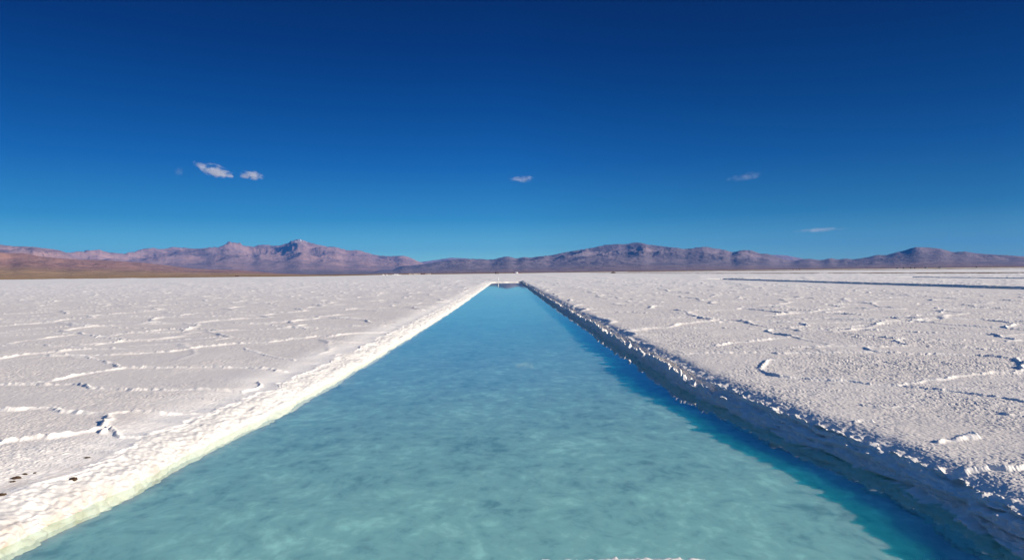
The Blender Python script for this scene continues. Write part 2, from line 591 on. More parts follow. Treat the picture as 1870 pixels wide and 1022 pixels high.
def top_surface(X, Y, with_traced=True):
    """Salt crust height, whiteness."""
    Z = 0.018 * fbm2(X / 3.1, Y / 3.1, 3)
    amp = np.clip(0.72 + 0.55 * noise2(X / 2.4, Y / 2.4) + 0.3 * noise2(X / 0.7, Y / 0.7), 0.25, 1.3) * np.where(X > 0, 0.95, 0.65)
    Z = Z + amp * (0.013 * np.abs(noise2(X / 0.056, Y / 0.056)) + 0.021 * np.abs(noise2(X / 0.028 + 5, Y / 0.028))
                   + 0.008 * noise2(X / 0.19, Y / 0.19))
    e = voronoi_ridges(X, Y, 3.2)
    wv = 0.042 + 0.0020 * np.clip(Y, 0, 130)
    gap = np.clip(0.70 + 0.9 * noise2(X / 1.3 + 9, Y / 1.3), 0, 1)
    k = smooth(11, 20, Y)
    vr = np.exp(-(e / wv) ** 2) * gap * (0.85 + 0.35 * noise2(X / 0.16, Y / 0.16)) * k
    Z = Z + (0.052 + 0.0004 * np.clip(Y, 0, 130)) * vr
    W = np.clip(vr * 1.3, 0, 1) * 0.9
    if with_traced:
        h, w = ridge_field(X, Y)
        Z = Z + h
        W = np.maximum(W, w * np.clip(0.75 + 0.8 * noise2(X / 0.8, Y / 0.8 + 33), 0, 1))
    fa = np.clip(0.0006 * (Y - 14), 0, 0.07)
    fn = noise2(X / (0.09 * Y + 0.8), Y / (0.028 * Y + 0.2))
    f2 = noise2(X / (0.035 * Y + 0.5) + 31, Y / (0.022 * Y + 0.2))
    Z = Z + fa * (1.3 * np.exp(-(fn / 0.16) ** 2) * np.clip(0.5 + 1.2 * f2, 0, 1.2) + 0.20 * f2)
    W = np.maximum(W, 0.85 * smooth(20, 90, Y))  # farther salt whitened, standing in for its sunlit facets
    return Z, W


def trench(X, Y, Z, W):
    """Sink the wide sheets under the channels; the channel strips fill the gap."""
    for x0, x1, yend in CHANNELS:
        m = (X > x0 - 0.5) & (X < x1 + 0.5) & (Y < yend + 0.1)
        Z = Z * (1 - 0.75 * np.exp(-((X - x0 + 2.0) / 3.0) ** 2))
        Z = np.where(m, -1.4, Z)
    return Z, W


def channel_strip(x0, x1, yend):
    yy = np.concatenate([np.linspace(-5, 20, 40), np.geomspace(20.1, yend + 0.6, 900)])
    xx = np.concatenate([np.linspace(x0 - 1.6, x0 - 0.35, 10), np.linspace(x0 - 0.3, x0 + 0.8, 26), np.linspace(x0 + 1, x1 - 1, 6),
                         np.linspace(x1 - 0.9, x1 + 0.35, 44), np.linspace(x1 + 0.4, x1 + 1.6, 10)])
    X, Y = np.meshgrid(xx, yy)
    Z, W = top_surface(X, Y)
    Z = Z * 0.3
    n = 0.12 * noise2(Y / 4.0, x0) + 0.06 * noise2(Y / 1.5, x0 + 7) + 0.03 * noise2(Y / 0.5, x0 + 9)
    inside = np.minimum(np.minimum(X - (x0 + n), (x1 + n) - X), yend - Y)
    right = X > (x0 + x1) / 2
    low = np.where(right, smooth(0.0, 0.10, inside) * 0.17 + smooth(0.22, 0.34, inside) * 0.75, smooth(0.0, 0.5, inside) * 0.9)
    lump = np.where(right, np.exp(-((inside - 0.19) / 0.06) ** 2), 0)
    lump = lump * smooth(0.0, 0.4, noise2(X / 0.3, Y / 0.6) + 0.6 * noise2(Y / 4.3, X / 2.0)) * 0.17
    edge = np.maximum(smooth(x0 - 1.3, x0 - 1.6, X), smooth(x1 + 1.3, x1 + 1.6, X))
    return {"P": np.stack([X, Y, Z - low + lump + 0.012 - 0.05 * edge], -1), "white": W, "stain": 0.0}


# rows and columns
p_ = 0.60
NR = 1000
rows = np.linspace(2.6 ** -p_, POOL_END ** -p_, NR) ** (-1 / p_)
rows = np.concatenate([np.linspace(-12, 2.5, 60), rows])
ref = np.maximum(rows, 3.2)


def bank_profile_right(Y):
    """(outward offset, z) along the cut face, top to bed, near and far forms blended."""
    near = np.array([(0, 0), (.015, -.025), (.03, -.055), (.03, -.08), (.055, -.11), (.095, -.13), (.10, -.155), (.08, -.18), (.11, -.205),
                     (.14, -.225), (.17, -.25), (.24, -.285), (.31, -.33), (.42, -1.0)])
    far = np.array([(0, 0), (.010, -.03), (.02, -.07), (.03, -.10), (.05, -.13), (.09, -.148), (.15, -.148), (.20, -.14), (.235, -.145),
                    (.24, -.19), (.235, -.25), (.28, -.285), (.34, -.33), (.42, -1.0)])
    w = smooth(6.5, 10.5, Y)[:, None, None]
    return near[None] * (1 - w) + far[None] * w


def resample(prof, n):
    """Profile per row (R, k, 2) -> (R, n, 2)."""
    k = prof.shape[1]
    s = np.linspace(0, k - 1, n)
    i = np.minimum(s.astype(int), k - 2)
    f = (s - i)[None, :, None]
    return prof[:, i] * (1 - f) + prof[:, i + 1] * f


# ---- right side
T = np.concatenate([np.linspace(0, 0.90, 760), np.linspace(0.902, 1.35, 230), np.linspace(1.36, 2.2, 40)])
XE = right_edge(rows)
X = XE[:, None] + ref[:, None] * T[None]
Yg = np.broadcast_to(rows[:, None], X.shape)
Zt, Wt = top_surface(X, Yg)
Zt, Wt = trench(X, Yg, Zt, Wt)
rim = np.exp(-((X - XE[:, None]) / 0.12) ** 2)
Zt = Zt - 0.045 * np.exp(-((X - XE[:, None]) / 0.17) ** 2)
lump = noise2(X / 0.16, Yg / 0.16)
Zt = Zt + rim * (-0.012 + 0.03 * lump + 0.015 * noise2(X / 0.06, Yg / 0.06))
Wt = np.maximum(Wt, rim * 0.5)
NB = 130
pr = resample(bank_profile_right(rows), NB)
bx = XE[:, None] - pr[..., 0]
bz = pr[..., 1] + Zt[:, :1] * np.clip(1 + pr[..., 1] / 0.15, 0, 1)
by = np.broadcast_to(rows[:, None], bx.shape)
fade = smooth(0, 0.02, -pr[..., 1] + 0.004) * 0.9 + 0.1
farw = smooth(6.5, 10.5, rows)[:, None]
l1 = noise3(bx / 0.22, by / 0.26, bz / 0.13) + (1 - farw) * 1.2 * noise3(bx / 0.3, by / 0.33, bz / 0.2 + 5)
l2 = np.abs(noise3(bx / 0.085, by / 0.10, bz / 0.06))
l3 = noise3(bx / 0.035, by / 0.04, bz / 0.03)
l6 = noise3(bx / 0.018, by / 0.024, bz / 0.017)
lay = np.abs(noise3(bx / 0.9, by / 0.75, bz / 0.085))
shelf = np.exp(-((pr[..., 0] - 0.195) / 0.05) ** 2) * np.exp(-((pr[..., 1] + 0.145) / 0.04) ** 2) * farw
out = fade * (0.026 * l1 + 0.060 * (l2 - 0.2) + 0.030 * l3 + 0.014 * l6 - (1 - 0.7 * farw) * 0.15 * (0.22 - lay).clip(0, 1) * 2)
bx = bx - out
bz = bz + fade * (0.02 * l1 + 0.03 * (l2 - 0.2) + 0.014 * l3) + shelf * (0.085 * smooth(-0.35, 0.1, noise3(bx / 0.14, by / 0.20, 3.3)) + 0.10 * np.abs(noise3(bx / 0.07, by / 0.08, 8.3)))
P = np.stack([np.concatenate([bx[:, ::-1][:, :-1], X], 1), np.concatenate([by[:, :-1], Yg], 1),
              np.concatenate([bz[:, ::-1][:, :-1], Zt], 1)], -1)
wb = np.broadcast_to(0.75, bx[:, :-1].shape)
gb = smooth(-0.225, -0.275, bz[:, ::-1][:, :-1]) * smooth(30, 9, by[:, :-1])
gR = {"P": P, "white": np.concatenate([wb, Wt], 1), "stain": 0.0, "shallow_glow": np.concatenate([gb, 0 * Wt], 1)}

# ---- left side
TL = np.concatenate([np.linspace(0, 0.86, 700), np.linspace(0.862, 1.3, 220), np.linspace(1.31, 2.2, 40)])
XL = left_edge(rows)
X = XL[:, None] - ref[:, None] * TL[None]
Yg = np.broadcast_to(rows[:, None], X.shape)
Zt, Wt = top_surface(X, Yg)
dist = XL[:, None] - X
berm = np.exp(-(dist / 0.22) ** 2)
soft = np.exp(-(dist / (0.55 + 0.35 * noise2(X / 0.5, Yg / 1.1))) ** 2)
Zflat = 0.02 * noise2(X / 0.5, Yg / 0.5) + 0.006 * noise2(X / 0.12, Yg / 0.12) + 0.008 * np.abs(noise2(X / 0.05, Yg / 0.05))
Zt = Zt * (1 - 0.55 * berm) + Zflat * 0.55 * berm - 0.055 * np.exp(-(dist / 0.42) ** 2)
Wt = np.maximum(Wt, np.clip(soft * (1.25 + 0.6 * noise2(X / 0.3, Yg / 0.5)), 0, 1))
lp = np.array([(0, 0), (.04, -.006), (.09, -.020), (.15, -.045), (.21, -.076), (.27, -.112), (.32, -.150), (.36, -.190), (.385, -.225),
               (.40, -.252), (.41, -.29), (.425, -.34), (.44, -.39), (.46, -.45), (.60, -1.0)])
pr = resample(np.broadcast_to(lp[None], (len(rows), len(lp), 2)), 70)
wid = (1.0 + 0.40 * noise2(rows / 1.3, 41.0) + 0.30 * noise2(rows / 0.45, 43.0) + 0.16 * noise2(rows / 0.16, 45.0))[:, None]
bx = XL[:, None] + 0.40 + (pr[..., 0] - 0.40) * np.where(pr[..., 0] < 0.40, wid, 1.0)
XT = bx[:, :1]
bz = pr[..., 1] + Zt[:, :1] * np.clip(1 + pr[..., 1] / 0.2, 0, 1)
by = np.broadcast_to(rows[:, None], bx.shape)
fade = smooth(0, 0.008, -pr[..., 1])
l1 = noise3(bx / 0.30, by / 0.36, bz / 0.25)
l2 = np.abs(noise3(bx / 0.13, by / 0.16, bz / 0.10))
l3 = noise3(bx / 0.04, by / 0.05, bz / 0.04)
lo = smooth(-0.10, -0.24, bz)
l5 = noise3(bx / 0.11, by / 0.7, 2.2)
l4 = np.abs(noise3(bx / 0.045, by / 0.055, bz / 0.04 + 9))
bx = bx + fade * (0.020 * l1 + (0.012 + 0.035 * lo) * (l2 - 0.2) + 0.010 * l3 + 0.014 * l4)
bz = bz + fade * (0.016 * l1 + 0.018 * l5 + 0.010 * (l2 - 0.2) + 0.012 * l3 + 0.016 * l4)
X = X + (XT - XL[:, None]) * np.exp(-dist / 0.6)
P = np.stack([np.concatenate([X[:, ::-1], bx[:, 1:]], 1), np.concatenate([Yg, by[:, 1:]], 1),
              np.concatenate([Zt[:, ::-1], bz[:, 1:]], 1)], -1)
st_b = smooth(9.0, 4.6, by) * smooth(-0.08, -0.24, bz) * 0.5
st_t = smooth(7.0, 5.0, Yg) * np.exp(-(dist / 0.35) ** 2) * 0.25
gL = {"P": P, "white": np.concatenate([Wt[:, ::-1], np.ones_like(bx[:, 1:])], 1),
      "stain": np.concatenate([st_t[:, ::-1], st_b[:, 1:]], 1),
      "bank": np.concatenate([0 * berm, smooth(0.02, 0.14, pr[:, 1:, 0])], 1),
      "silt": np.concatenate([0 * berm, smooth(-0.235, -0.265, bz[:, 1:])], 1)}

# ---- near end, where the photographer stands, and the far end out to the shore
xs = np.linspace(-4.6, 4.2, 620)
ys = np.concatenate([np.linspace(-12, 2.4, 60), np.linspace(2.43, 3.35, 60), np.linspace(3.36, NEAR_END + 0.28, 110)])
X, Yg = np.meshgrid(xs, ys)
lipy = NEAR_END - 0.01 + 0.012 * noise2(X / 0.9, 4.4) + 0.008 * noise2(X / 0.2, 6.4) + 0.02 * noise2(X / 0.07, 2.2) \
    - 0.30 * smooth(0.46, 0.64, np.abs(X - 0.56)) + 0.22 * np.exp(-((X - 2.58) / 0.06) ** 2) + 0.015 * noise2(X / 0.025, 9.2)
Zt, Wt = top_surface(X, Yg, False)
drop = smooth(0.0, 0.22, Yg - lipy)
lip = np.exp(-((Yg - lipy + 0.08) / 0.10) ** 2)
Zt = Zt + lip * (0.0 + 0.014 * noise2(X / 0.05, Yg / 0.05)) - drop * 1.0
hide = smooth(-3.2, -3.9, X) + smooth(2.9, 3.4, X)
gN = {"P": np.stack([X, Yg, Zt - 0.06 * hide - 0.5 * hide * drop], -1), "white": np.maximum(Wt, 0.6 * lip), "stain": 0.0}

yf = np.concatenate([[POOL_END - 0.05, POOL_END], np.linspace((POOL_END + 0.35) ** -0.4, 2600.0 ** -0.4, 150) ** (-1 / 0.4)])
tf = np.concatenate([np.linspace(-2.2, -1.11, 40), np.linspace(-1.1, 1.1, 1160), np.linspace(1.11, 2.2, 40)])
X = yf[:, None] * tf[None]
Yg = np.broadcast_to(yf[:, None], X.shape).copy()
Yg[1:4] += 0.25 * noise2(X[1:4] / 0.8, 77.7)
Zt, Wt = top_surface(X, Yg, False)
Zt = Zt + 0.03 * noise2(X / 1.2, Yg / 1.2)
Zt[1:] = Zt[1:] * np.where(np.abs(X[1:]) < 9, smooth(POOL_END, POOL_END + 18, Yg[1:]), 1.0) - 0.10 * (np.abs(X[1:]) < 4) * smooth(POOL_END + 8, POOL_END + 1, Yg[1:])
Zt[0] = -1.0
Zt, Wt = trench(X, Yg, Zt, Wt)
Wt = np.clip(Wt + 0.10 * np.exp(-((Yg - POOL_END) / 1.2) ** 2) * (np.abs(X) < 6) + 0.75 + 0.25 * noise2(X / 40.0, Yg / 60.0), 0, 1)  # far sheet painted whiter in place of sunlit crust faces
gF = {"P": np.stack([X, Yg, Zt], -1), "white": Wt, "stain": 0.0}
# the ground behind the photographer
xb = np.concatenate([np.linspace(-1500, -20, 30), np.linspace(-15, 15, 31), np.linspace(20, 1500, 30)])
yb = np.concatenate([np.linspace(-1200, -30, 24), [-20, -15, -11.9]])
X, Yg = np.meshgrid(xb, yb)
gB = {"P": np.stack([X, Yg, 0 * X - 0.01], -1), "white": 0.1, "stain": 0.0}
# side skirts: the flat left and right of the fans
gS = []
for s in (-1, 1):
    yy = np.concatenate([np.linspace(-12, 120, 40), [200, 400, 800, 1500]])
    q = np.linspace(0, 1, 14) ** 2
    x0 = 3.0 + np.maximum(yy, 3.2) * 2.15
    X = s * (x0[:, None] + (1500 - 0.5 * x0[:, None]) * q[None])
    gS.append({"P": np.stack([X, np.broadcast_to(yy[:, None], X.shape), 0 * X - 0.012], -1), "flip": s < 0, "white": 0.1, "stain": 0.0})
salt = grids_to_mesh("salt_flat", [gR, gL, gN, gF, gB] + gS + [channel_strip(*c) for c in CHANNELS], M_SALT, ("white", "stain", "bank", "shallow_glow", "silt"))
tag(salt, "vast flat crust of grey white salt cut by a straight brine pool", "salt flat", "structure")
_k = (gL['P'][..., 1] > 3.5) & (gL['P'][..., 1] < 9) & (gL['P'][..., 0] > -7) & (gL['P'][..., 2] > WATER_Z)
NEAR_LEFT = gL['P'][_k]
del gR, gL, gN, gF, P, X, Yg, Zt, Wt, bx, by, bz

# ------------------------------------------------------------------ water
def water_body(x0, x1, y0, y1, label):
    """One object: the surface sheet and the milky layer below it."""
    ys_, xs_ = np.array([y0, y1]), np.array([x0, x1])
    X, Yg = np.meshgrid(xs_, ys_)
    o = grids_to_mesh("water", [{"P": np.stack([X, Yg, 0 * X + WATER_Z], -1)}, {"P": np.stack([X, Yg, 0 * X + BED_Z], -1)}], M_WATER, (), False)
    o.data.materials.append(M_MILK)
    o.data.polygons[1].material_index = 1
    return tag(o, label, "water", "structure")


water_body(-4.0, 3.7, 2.9, POOL_END + 0.1, "milky turquoise brine filling the long straight pool")
for (x0, x1, ye), lab in zip(CHANNELS, ("dark blue brine in the nearer of the two thin channels on the right",
                                        "dark blue brine in the farther thin channel on the right")):
    water_body(x0 - 0.5, x1 + 0.5, -5, ye + 0.3, lab)

# ------------------------------------------------------------------ plain and mountains
SHORE = [(-700, 1.6), (0, 1.7), (310, 2.1), (620, 2.7), (700, 1.9), (900, 1.7), (1240, 1.35), (1500, 1.3), (1870, 1.45), (2600, 1.5)]


def az_el(px, py):
    d = ray(px, py)
    return math.atan2(d[0], d[1]), d[2] / math.hypot(d[0], d[1])


sh_az = np.array([az_el(px, 497)[0] for px, _ in SHORE])
sh_r = np.array([CAM_Z * F_PX / o for _, o in SHORE])
az = np.concatenate([np.linspace(-math.pi, -0.9, 60)[:-1], np.linspace(-0.9, 0.9, 900), np.linspace(0.9, math.pi, 60)[1:]])
r_s = np.interp(az, sh_az, sh_r)
r_s = r_s * (1 + 0.05 * noise2(az * 40, 2.2) + 0.03 * noise2(az * 150, 5.2))
rr = np.concatenate([[1.0], np.linspace(1.01, 2.2, 14), np.geomspace(2.4, 30, 24)])
R_ = r_s[:, None] * rr[None]
Zp = np.where(rr[None] > 1.0, 0.05, -0.4) + 0.0004 * (R_ - r_s[:, None])
A_ = az[:, None]
plain = grids_to_mesh("plain", [{"P": np.stack([R_ * np.sin(A_), R_ * np.cos(A_), Zp], -1),
                                 "far": smooth(1.0, 1.7, rr)[None], "flip": False}], plain_material(), ("far",))
tag(plain, "ochre dry grass plain beyond the edge of the salt", "plain", "structure")


def range_mesh(name, label, sky_px, r0, rp, mat, seed, rough=0.55, foot=0.30, low_h=0.16, r1f=1.45, cell=2600.0, snow=None, foot_p=0.05):
    pts = np.array([az_el(x, y) for x, y in sky_px])
    a = np.arange(pts[0, 0], pts[-1, 0], math.radians(0.045))
    tgt = np.interp(a, pts[:, 0], pts[:, 1])
    tgt = np.maximum(tgt, 0.00015)
    u = np.concatenate([np.linspace(0, 1.0, 120), np.linspace(1.01, r1f, 30)])
    r = r0 + (rp - r0) * u
    A, Rr = np.meshgrid(a, r, indexing='ij')
    X, Y = Rr * np.sin(A), Rr * np.cos(A)
    U = np.broadcast_to(u[None], A.shape)
    prof = foot_p * U + (1 - foot_p) * smooth(foot, 1.0, U) ** 1.25
    prof = np.where(U > 1, 1 - 0.75 * smooth(1.0, r1f, U), prof)
    wx = X + cell * 0.25 * noise2(X / cell + seed, Y / cell)
    wy = Y + cell * 0.25 * noise2(X / cell, Y / cell + seed)
    n = ridged2(wx / cell + seed, wy / cell + seed * 1.7, 6, 0.52)
    m = fbm2(wx / cell * 0.7 + seed, wy / cell * 0.7, 4)
    env = smooth(foot * 0.55, 0.7, U) * (1 - 0.62 * smooth(0.72, 0.97, U))
    h = prof * (1 + env * rough * (1.6 * (n - 0.45) + 0.35 * m))
    h = np.maximum(h, 0.0)
    ker = np.exp(-0.5 * (np.arange(-14, 15) / 6.0) ** 2)
    ker /= ker.sum()
    for _ in range(4):
        sc_ = np.log(tgt / np.maximum((h / Rr).max(1), 1e-6))
        sc_ = np.convolve(np.pad(sc_, 14, mode='edge'), ker, 'valid')
        h = h * np.exp(sc_)[:, None]
    g = {"P": np.stack([X, Y, h + CAM_Z * np.clip(U * 4, 0, 1) - 0.3 * (U == 0)], -1), "flip": True}
    relh = h / (np.maximum(tgt, 1e-3) * rp)[:, None]
    g["low"] = 1 - smooth(low_h * 0.4, low_h * 1.3, relh + 0.04 * m)
    g["snow"] = 0.0
    attrs = ["low", "snow"]
    if snow:
        pa = az_el(*snow)[0]
        g["snow"] = (smooth(0.72, 0.9, h / (tgt.max() * rp)) * smooth(0.02, 0.004, np.abs(A - pa))
                     * smooth(-0.05, 0.35, noise2(A * 900, Rr / 900.0) + 0.25 * noise2(A * 2200, Rr / 300.0)))
    o = grids_to_mesh(name, [g], mat, attrs)
    return tag(o, label, "hills" if name == "hills" else "mountains", "structure")


M_LEFT = rock_material("pink_brown_rock", (0.46, 0.29, 0.26), (0.33, 0.225, 0.225), (0.24, 0.18, 0.20), (0.28, 0.21, 0.21), True)
M_FOOT = rock_material("brown_foothill_rock", (0.46, 0.26, 0.19), (0.36, 0.20, 0.155), (0.25, 0.155, 0.13), (0.52, 0.33, 0.165))
M_RIGHT = rock_material("purple_brown_rock", (0.31, 0.235, 0.255), (0.25, 0.20, 0.225), (0.165, 0.145, 0.175), (0.33, 0.235, 0.235))

B_SKY = [(-420, 470), (-200, 462), (-60, 466), (60, 468), (110, 464), (120, 461), (133, 460.5), (150, 458.5), (175, 456), (185, 456.5), (200, 461.5), (212, 461), (225, 463.5),
         (245, 459), (270, 452.5), (285, 453.5), (300, 455), (312, 451), (329, 451.7), (356, 454), (380, 452.8), (385.6, 449.3), (389, 452),
         (403, 450.5), (416, 442), (426.6, 442.3), (437, 444), (449, 449), (465, 450.5), (471, 447), (488, 447), (502, 449), (519, 446.3),
         (527.6, 442), (540, 437.4), (550, 436.8), (558, 440.3), (567, 443.2), (582, 447), (598, 450.2), (613.5, 450.8), (629, 455.7),
         (641, 457.4), (653, 456.2), (668.5, 460.8), (686, 465.6), (703, 467.3), (716, 467.6), (737, 466.6), (749, 470.2), (768, 478.8),
         (800, 487), (850, 496), (900, 498)]
range_mesh("mountains", "pink and purple mountain range on the left with a snow streaked peak", B_SKY, 8000, 20000, M_LEFT, 3.1,
           rough=0.34, foot=0.12, low_h=0.10, cell=2100, snow=(545, 438))
B2_SKY = [(-1900, 520), (-1300, 480), (-800, 458), (-420, 452), (-200, 440), (-60, 442), (0, 446), (17, 449), (60, 450.5), (105, 456), (120, 461), (137, 470), (150, 474), (165, 473), (180, 476), (200, 471),
          (222, 476), (250, 482), (300, 492), (340, 500)]
range_mesh("mountains", "pink rounded ridge at the far left edge behind the brown foothill", B2_SKY, 9000, 14000, M_LEFT, 9.4,
           rough=0.4, foot=0.15, cell=2200)
A_SKY = [(-1900, 522), (-1300, 490), (-800, 462), (-420, 448), (-200, 452), (-60, 458), (0, 460), (5, 460), (17, 463), (33, 461.5), (50, 463), (75, 468), (108, 471.5), (149, 474), (182, 474.8), (224, 477.3),
         (265, 479.8), (300, 484), (343, 489), (386, 491.6), (428, 492.5), (463, 495), (505, 498.6), (557, 500.8), (640, 501.0), (760, 499.4)]
range_mesh("hills", "low reddish brown foothill sloping down from the left edge", A_SKY, 1600, 8500, M_FOOT, 5.7,
           rough=0.38, foot=0.22, low_h=0.30, cell=1500, foot_p=0.14)
C_SKY = [(600, 501), (665, 500.3), (677, 497.6), (696, 492.5), (720, 490.7), (733.5, 485.6), (754, 484.4), (780, 481.3), (805, 477), (834, 473.3), (857, 472.4), (882, 473),
         (898, 474), (920, 469), (927, 468), (944, 472), (956, 469), (968, 470.6), (980, 468.5), (1006, 466), (1031, 460.8), (1053, 457),
         (1083, 452.2), (1105, 447.1), (1129, 445.4), (1142, 446), (1158, 442.8), (1171, 443.2), (1185, 446.8), (1201, 448.3), (1221, 451),
         (1240, 452.7), (1250, 454.8), (1266, 452.7), (1288, 450.2), (1308, 454), (1326, 456.5), (1337, 460.8), (1351, 457.4), (1363, 456.2),
         (1377, 458.2), (1387, 462.8), (1401, 463.3), (1411, 466), (1425, 471), (1445, 476), (1462, 474), (1476, 472), (1488, 473.6),
         (1502, 474.8), (1517, 470.7), (1529, 474), (1543, 471.6), (1557, 473.6), (1590, 476), (1640, 482), (1700, 487)]
range_mesh("mountains", "dark purple brown mountain range right of the pool's far end", C_SKY, 4200, 13000, M_RIGHT, 12.2,
           rough=0.32, foot=0.28, low_h=0.15, cell=1250, foot_p=0.07)
E_SKY = [(1440, 491), (1500, 482), (1550, 474.2), (1567, 472.3), (1584, 469.7), (1603, 465), (1617, 466), (1636, 460.8), (1653, 457), (1666, 452.2), (1680, 450.9), (1701, 452.2),
         (1719, 454.3), (1740, 460.3), (1764, 459), (1778, 461.7), (1807, 464.2), (1841, 466), (1870, 468), (1950, 470), (2100, 472), (2300, 468), (2700, 464), (3200, 462), (3800, 461.5)]
range_mesh("mountains", "dark blue purple mountain at the right edge with one broad summit", E_SKY, 4000, 12200, M_RIGHT, 21.3,
           rough=0.32, foot=0.28, low_h=0.15, cell=1250, foot_p=0.07)
D_SKY = [(700, 497), (740, 483), (767, 478.5), (800, 474), (823, 470.5), (850, 471.5), (880, 476), (910, 484), (960, 496)]
range_mesh("hills", "pale far hill showing in the gap between the two ranges", D_SKY, 21000, 24500, M_LEFT, 31.9, rough=0.25, foot=0.1, cell=4000, r1f=1.2)
D2_SKY = [(1330, 490), (1380, 472), (1395, 467), (1411, 465), (1435, 466), (1465, 472), (1490, 478), (1540, 488)]
range_mesh("hills", "pale blue far hill behind the right range", D2_SKY, 21000, 24500, M_LEFT, 41.9, rough=0.25, foot=0.1, cell=4000, r1f=1.2)

# ------------------------------------------------------------------ dirt tracks on the right
M_DIRT = simple_mat("brown_dirt", (0.30, 0.20, 0.13), 0.95, 0.05, 0.3, 0.3)


def track(name, label, pts, w, h):
    pts = np.array(pts, float)
    s = np.concatenate([[0], np.cumsum(np.hypot(*np.diff(pts, axis=0).T))])
    q = np.linspace(0, s[-1], 240)
    cx, cy = np.interp(q, s, pts[:, 0]), np.interp(q, s, pts[:, 1])
    d = np.gradient(np.stack([cx, cy], -1), axis=0)
    d /= np.linalg.norm(d, axis=1)[:, None]
    nx, ny = -d[:, 1], d[:, 0]
    off = np.array([-1, -0.7, -0.4, 0, 0.4, 0.7, 1.0]) * w / 2
    hz = np.array([-0.15, 0.6, 1.0, 0.92, 1.0, 0.6, -0.15]) * h
    X = cx[:, None] + nx[:, None] * off
    Y = cy[:, None] + ny[:, None] * off
    Z = hz[None] * (0.85 + 0.35 * noise2(q[:, None] / 6.0, off[None])) + 0.02
    return tag(grids_to_mesh(name, [{"P": np.stack([X, Y, Z], -1)}], M_DIRT), label, "road", "structure")


track("road", "nearer low brown dirt track along the salt on the right", [ground(1080, 498.75), ground(1280, 499.4), ground(1560, 499.35), ground(1870, 499.0), ground(2300, 498.2)], 4.0, 0.26)
track("road", "farther brown dirt track where the small vehicles are parked", [ground(1150, 496.9), ground(1300, 495.7), ground(1600, 492.9), ground(1870, 490.4), ground(2300, 486.4)], 8.0, 0.45)

# ------------------------------------------------------------------ small things


def box(bm, c, s, bevel=0.0):
    r = bmesh.ops.create_cube(bm, size=1.0, matrix=Matrix.Translation(c) @ Matrix.Diagonal((*s, 1)))
    if bevel:
        es = list({e for v in r["verts"] for e in v.link_edges})
        bmesh.ops.bevel(bm, geom=es, offset=bevel, segments=2, affect='EDGES')


def prism(bm, prof, y0, y1):
    """Extrude an x-z outline along y."""
    a = [bm.verts.new((x, y0, z)) for x, z in prof]
    b = [bm.verts.new((x, y1, z)) for x, z in prof]
    n = len(prof)
    bm.faces.new(a[::-1])
    bm.faces.new(b)
    for i in range(n):
        bm.faces.new((a[i], a[(i + 1) % n], b[(i + 1) % n], b[i]))
    bmesh.ops.recalc_face_normals(bm, faces=bm.faces)


M_GLASS = simple_mat("car_glass", (0.02, 0.025, 0.03), 0.1, 0.5, 0.1)
M_TYRE = simple_mat("tyre_rubber", (0.025, 0.025, 0.025), 0.9, 0.2, 0.2)


def make_car(paint, label, van=False, group=None):
    t = empty("parked_van" if van else "parked_car", (0, 0, 0), 0, label, "van" if van else "car", group)
    L, H = (4.8, 2.15) if van else (4.4, 1.75)
    bm = bmesh.new()
    if van:
        pr = [(-L / 2, .35), (L / 2, .35), (L / 2, .95), (L / 2 - .55, 1.15), (L / 2 - 1.25, H), (-L / 2 + .1, H), (-L / 2, H - .15)]
    else:
        pr = [(-L / 2, .35), (L / 2, .35), (L / 2, .85), (L / 2 - 1.1, 1.02), (L / 2 - 1.75, H), (-L / 2 + .35, H), (-L / 2, 1.05)]
    prism(bm, pr, -.9, .9)
    bmesh.ops.bevel(bm, geom=list(bm.edges), offset=.05, segments=2, affect='EDGES')
    mesh_obj("body", bm, paint, t, True)
    for s in (-1, 1):
        bm = bmesh.new()
        box(bm, (-.35, s * .905, H - .42), (L * .52, .02, .42))
        mesh_obj("window", bm, M_GLASS, t)
    bm = bmesh.new()
    box(bm, (L / 2 - (.88 if van else 1.42), 0, (1.15 + H) / 2 if van else (1.02 + H) / 2), (.04, 1.5, .62))
    bmesh.ops.rotate(bm, verts=bm.verts, cent=(L / 2 - (.88 if van else 1.42), 0, (1.1 + H) / 2), matrix=Matrix.Rotation(math.radians(-36), 3, 'Y'))
    mesh_obj("windscreen", bm, M_GLASS, t)
    for sx in (-1, 1):
        for sy in (-1, 1):
            bm = bmesh.new()
            bmesh.ops.create_cone(bm, cap_ends=True, segments=20, radius1=.36, radius2=.36, depth=.24,
                                  matrix=Matrix.Translation((sx * L * .31, sy * .82, .36)) @ Matrix.Rotation(math.pi / 2, 4, 'X'))
            mesh_obj("wheel", bm, M_TYRE, t)
    return t


P_DARK = simple_mat("dark_paint", (0.02, 0.022, 0.03), 0.35, 0.5, 0.1)
P_BROWN = simple_mat("brown_paint", (0.06, 0.03, 0.02), 0.4, 0.5, 0.1)
P_WHITE = simple_mat("white_paint", (0.8, 0.8, 0.8), 0.35, 0.5, 0.05)
P_RED = simple_mat("red_paint", (0.22, 0.03, 0.025), 0.35, 0.5, 0.1)


def put(o, px, py, rz):
    x, y = ground(px, py)
    o.location = (x, y, 0.02)
    o.rotation_euler = (0, 0, rz)


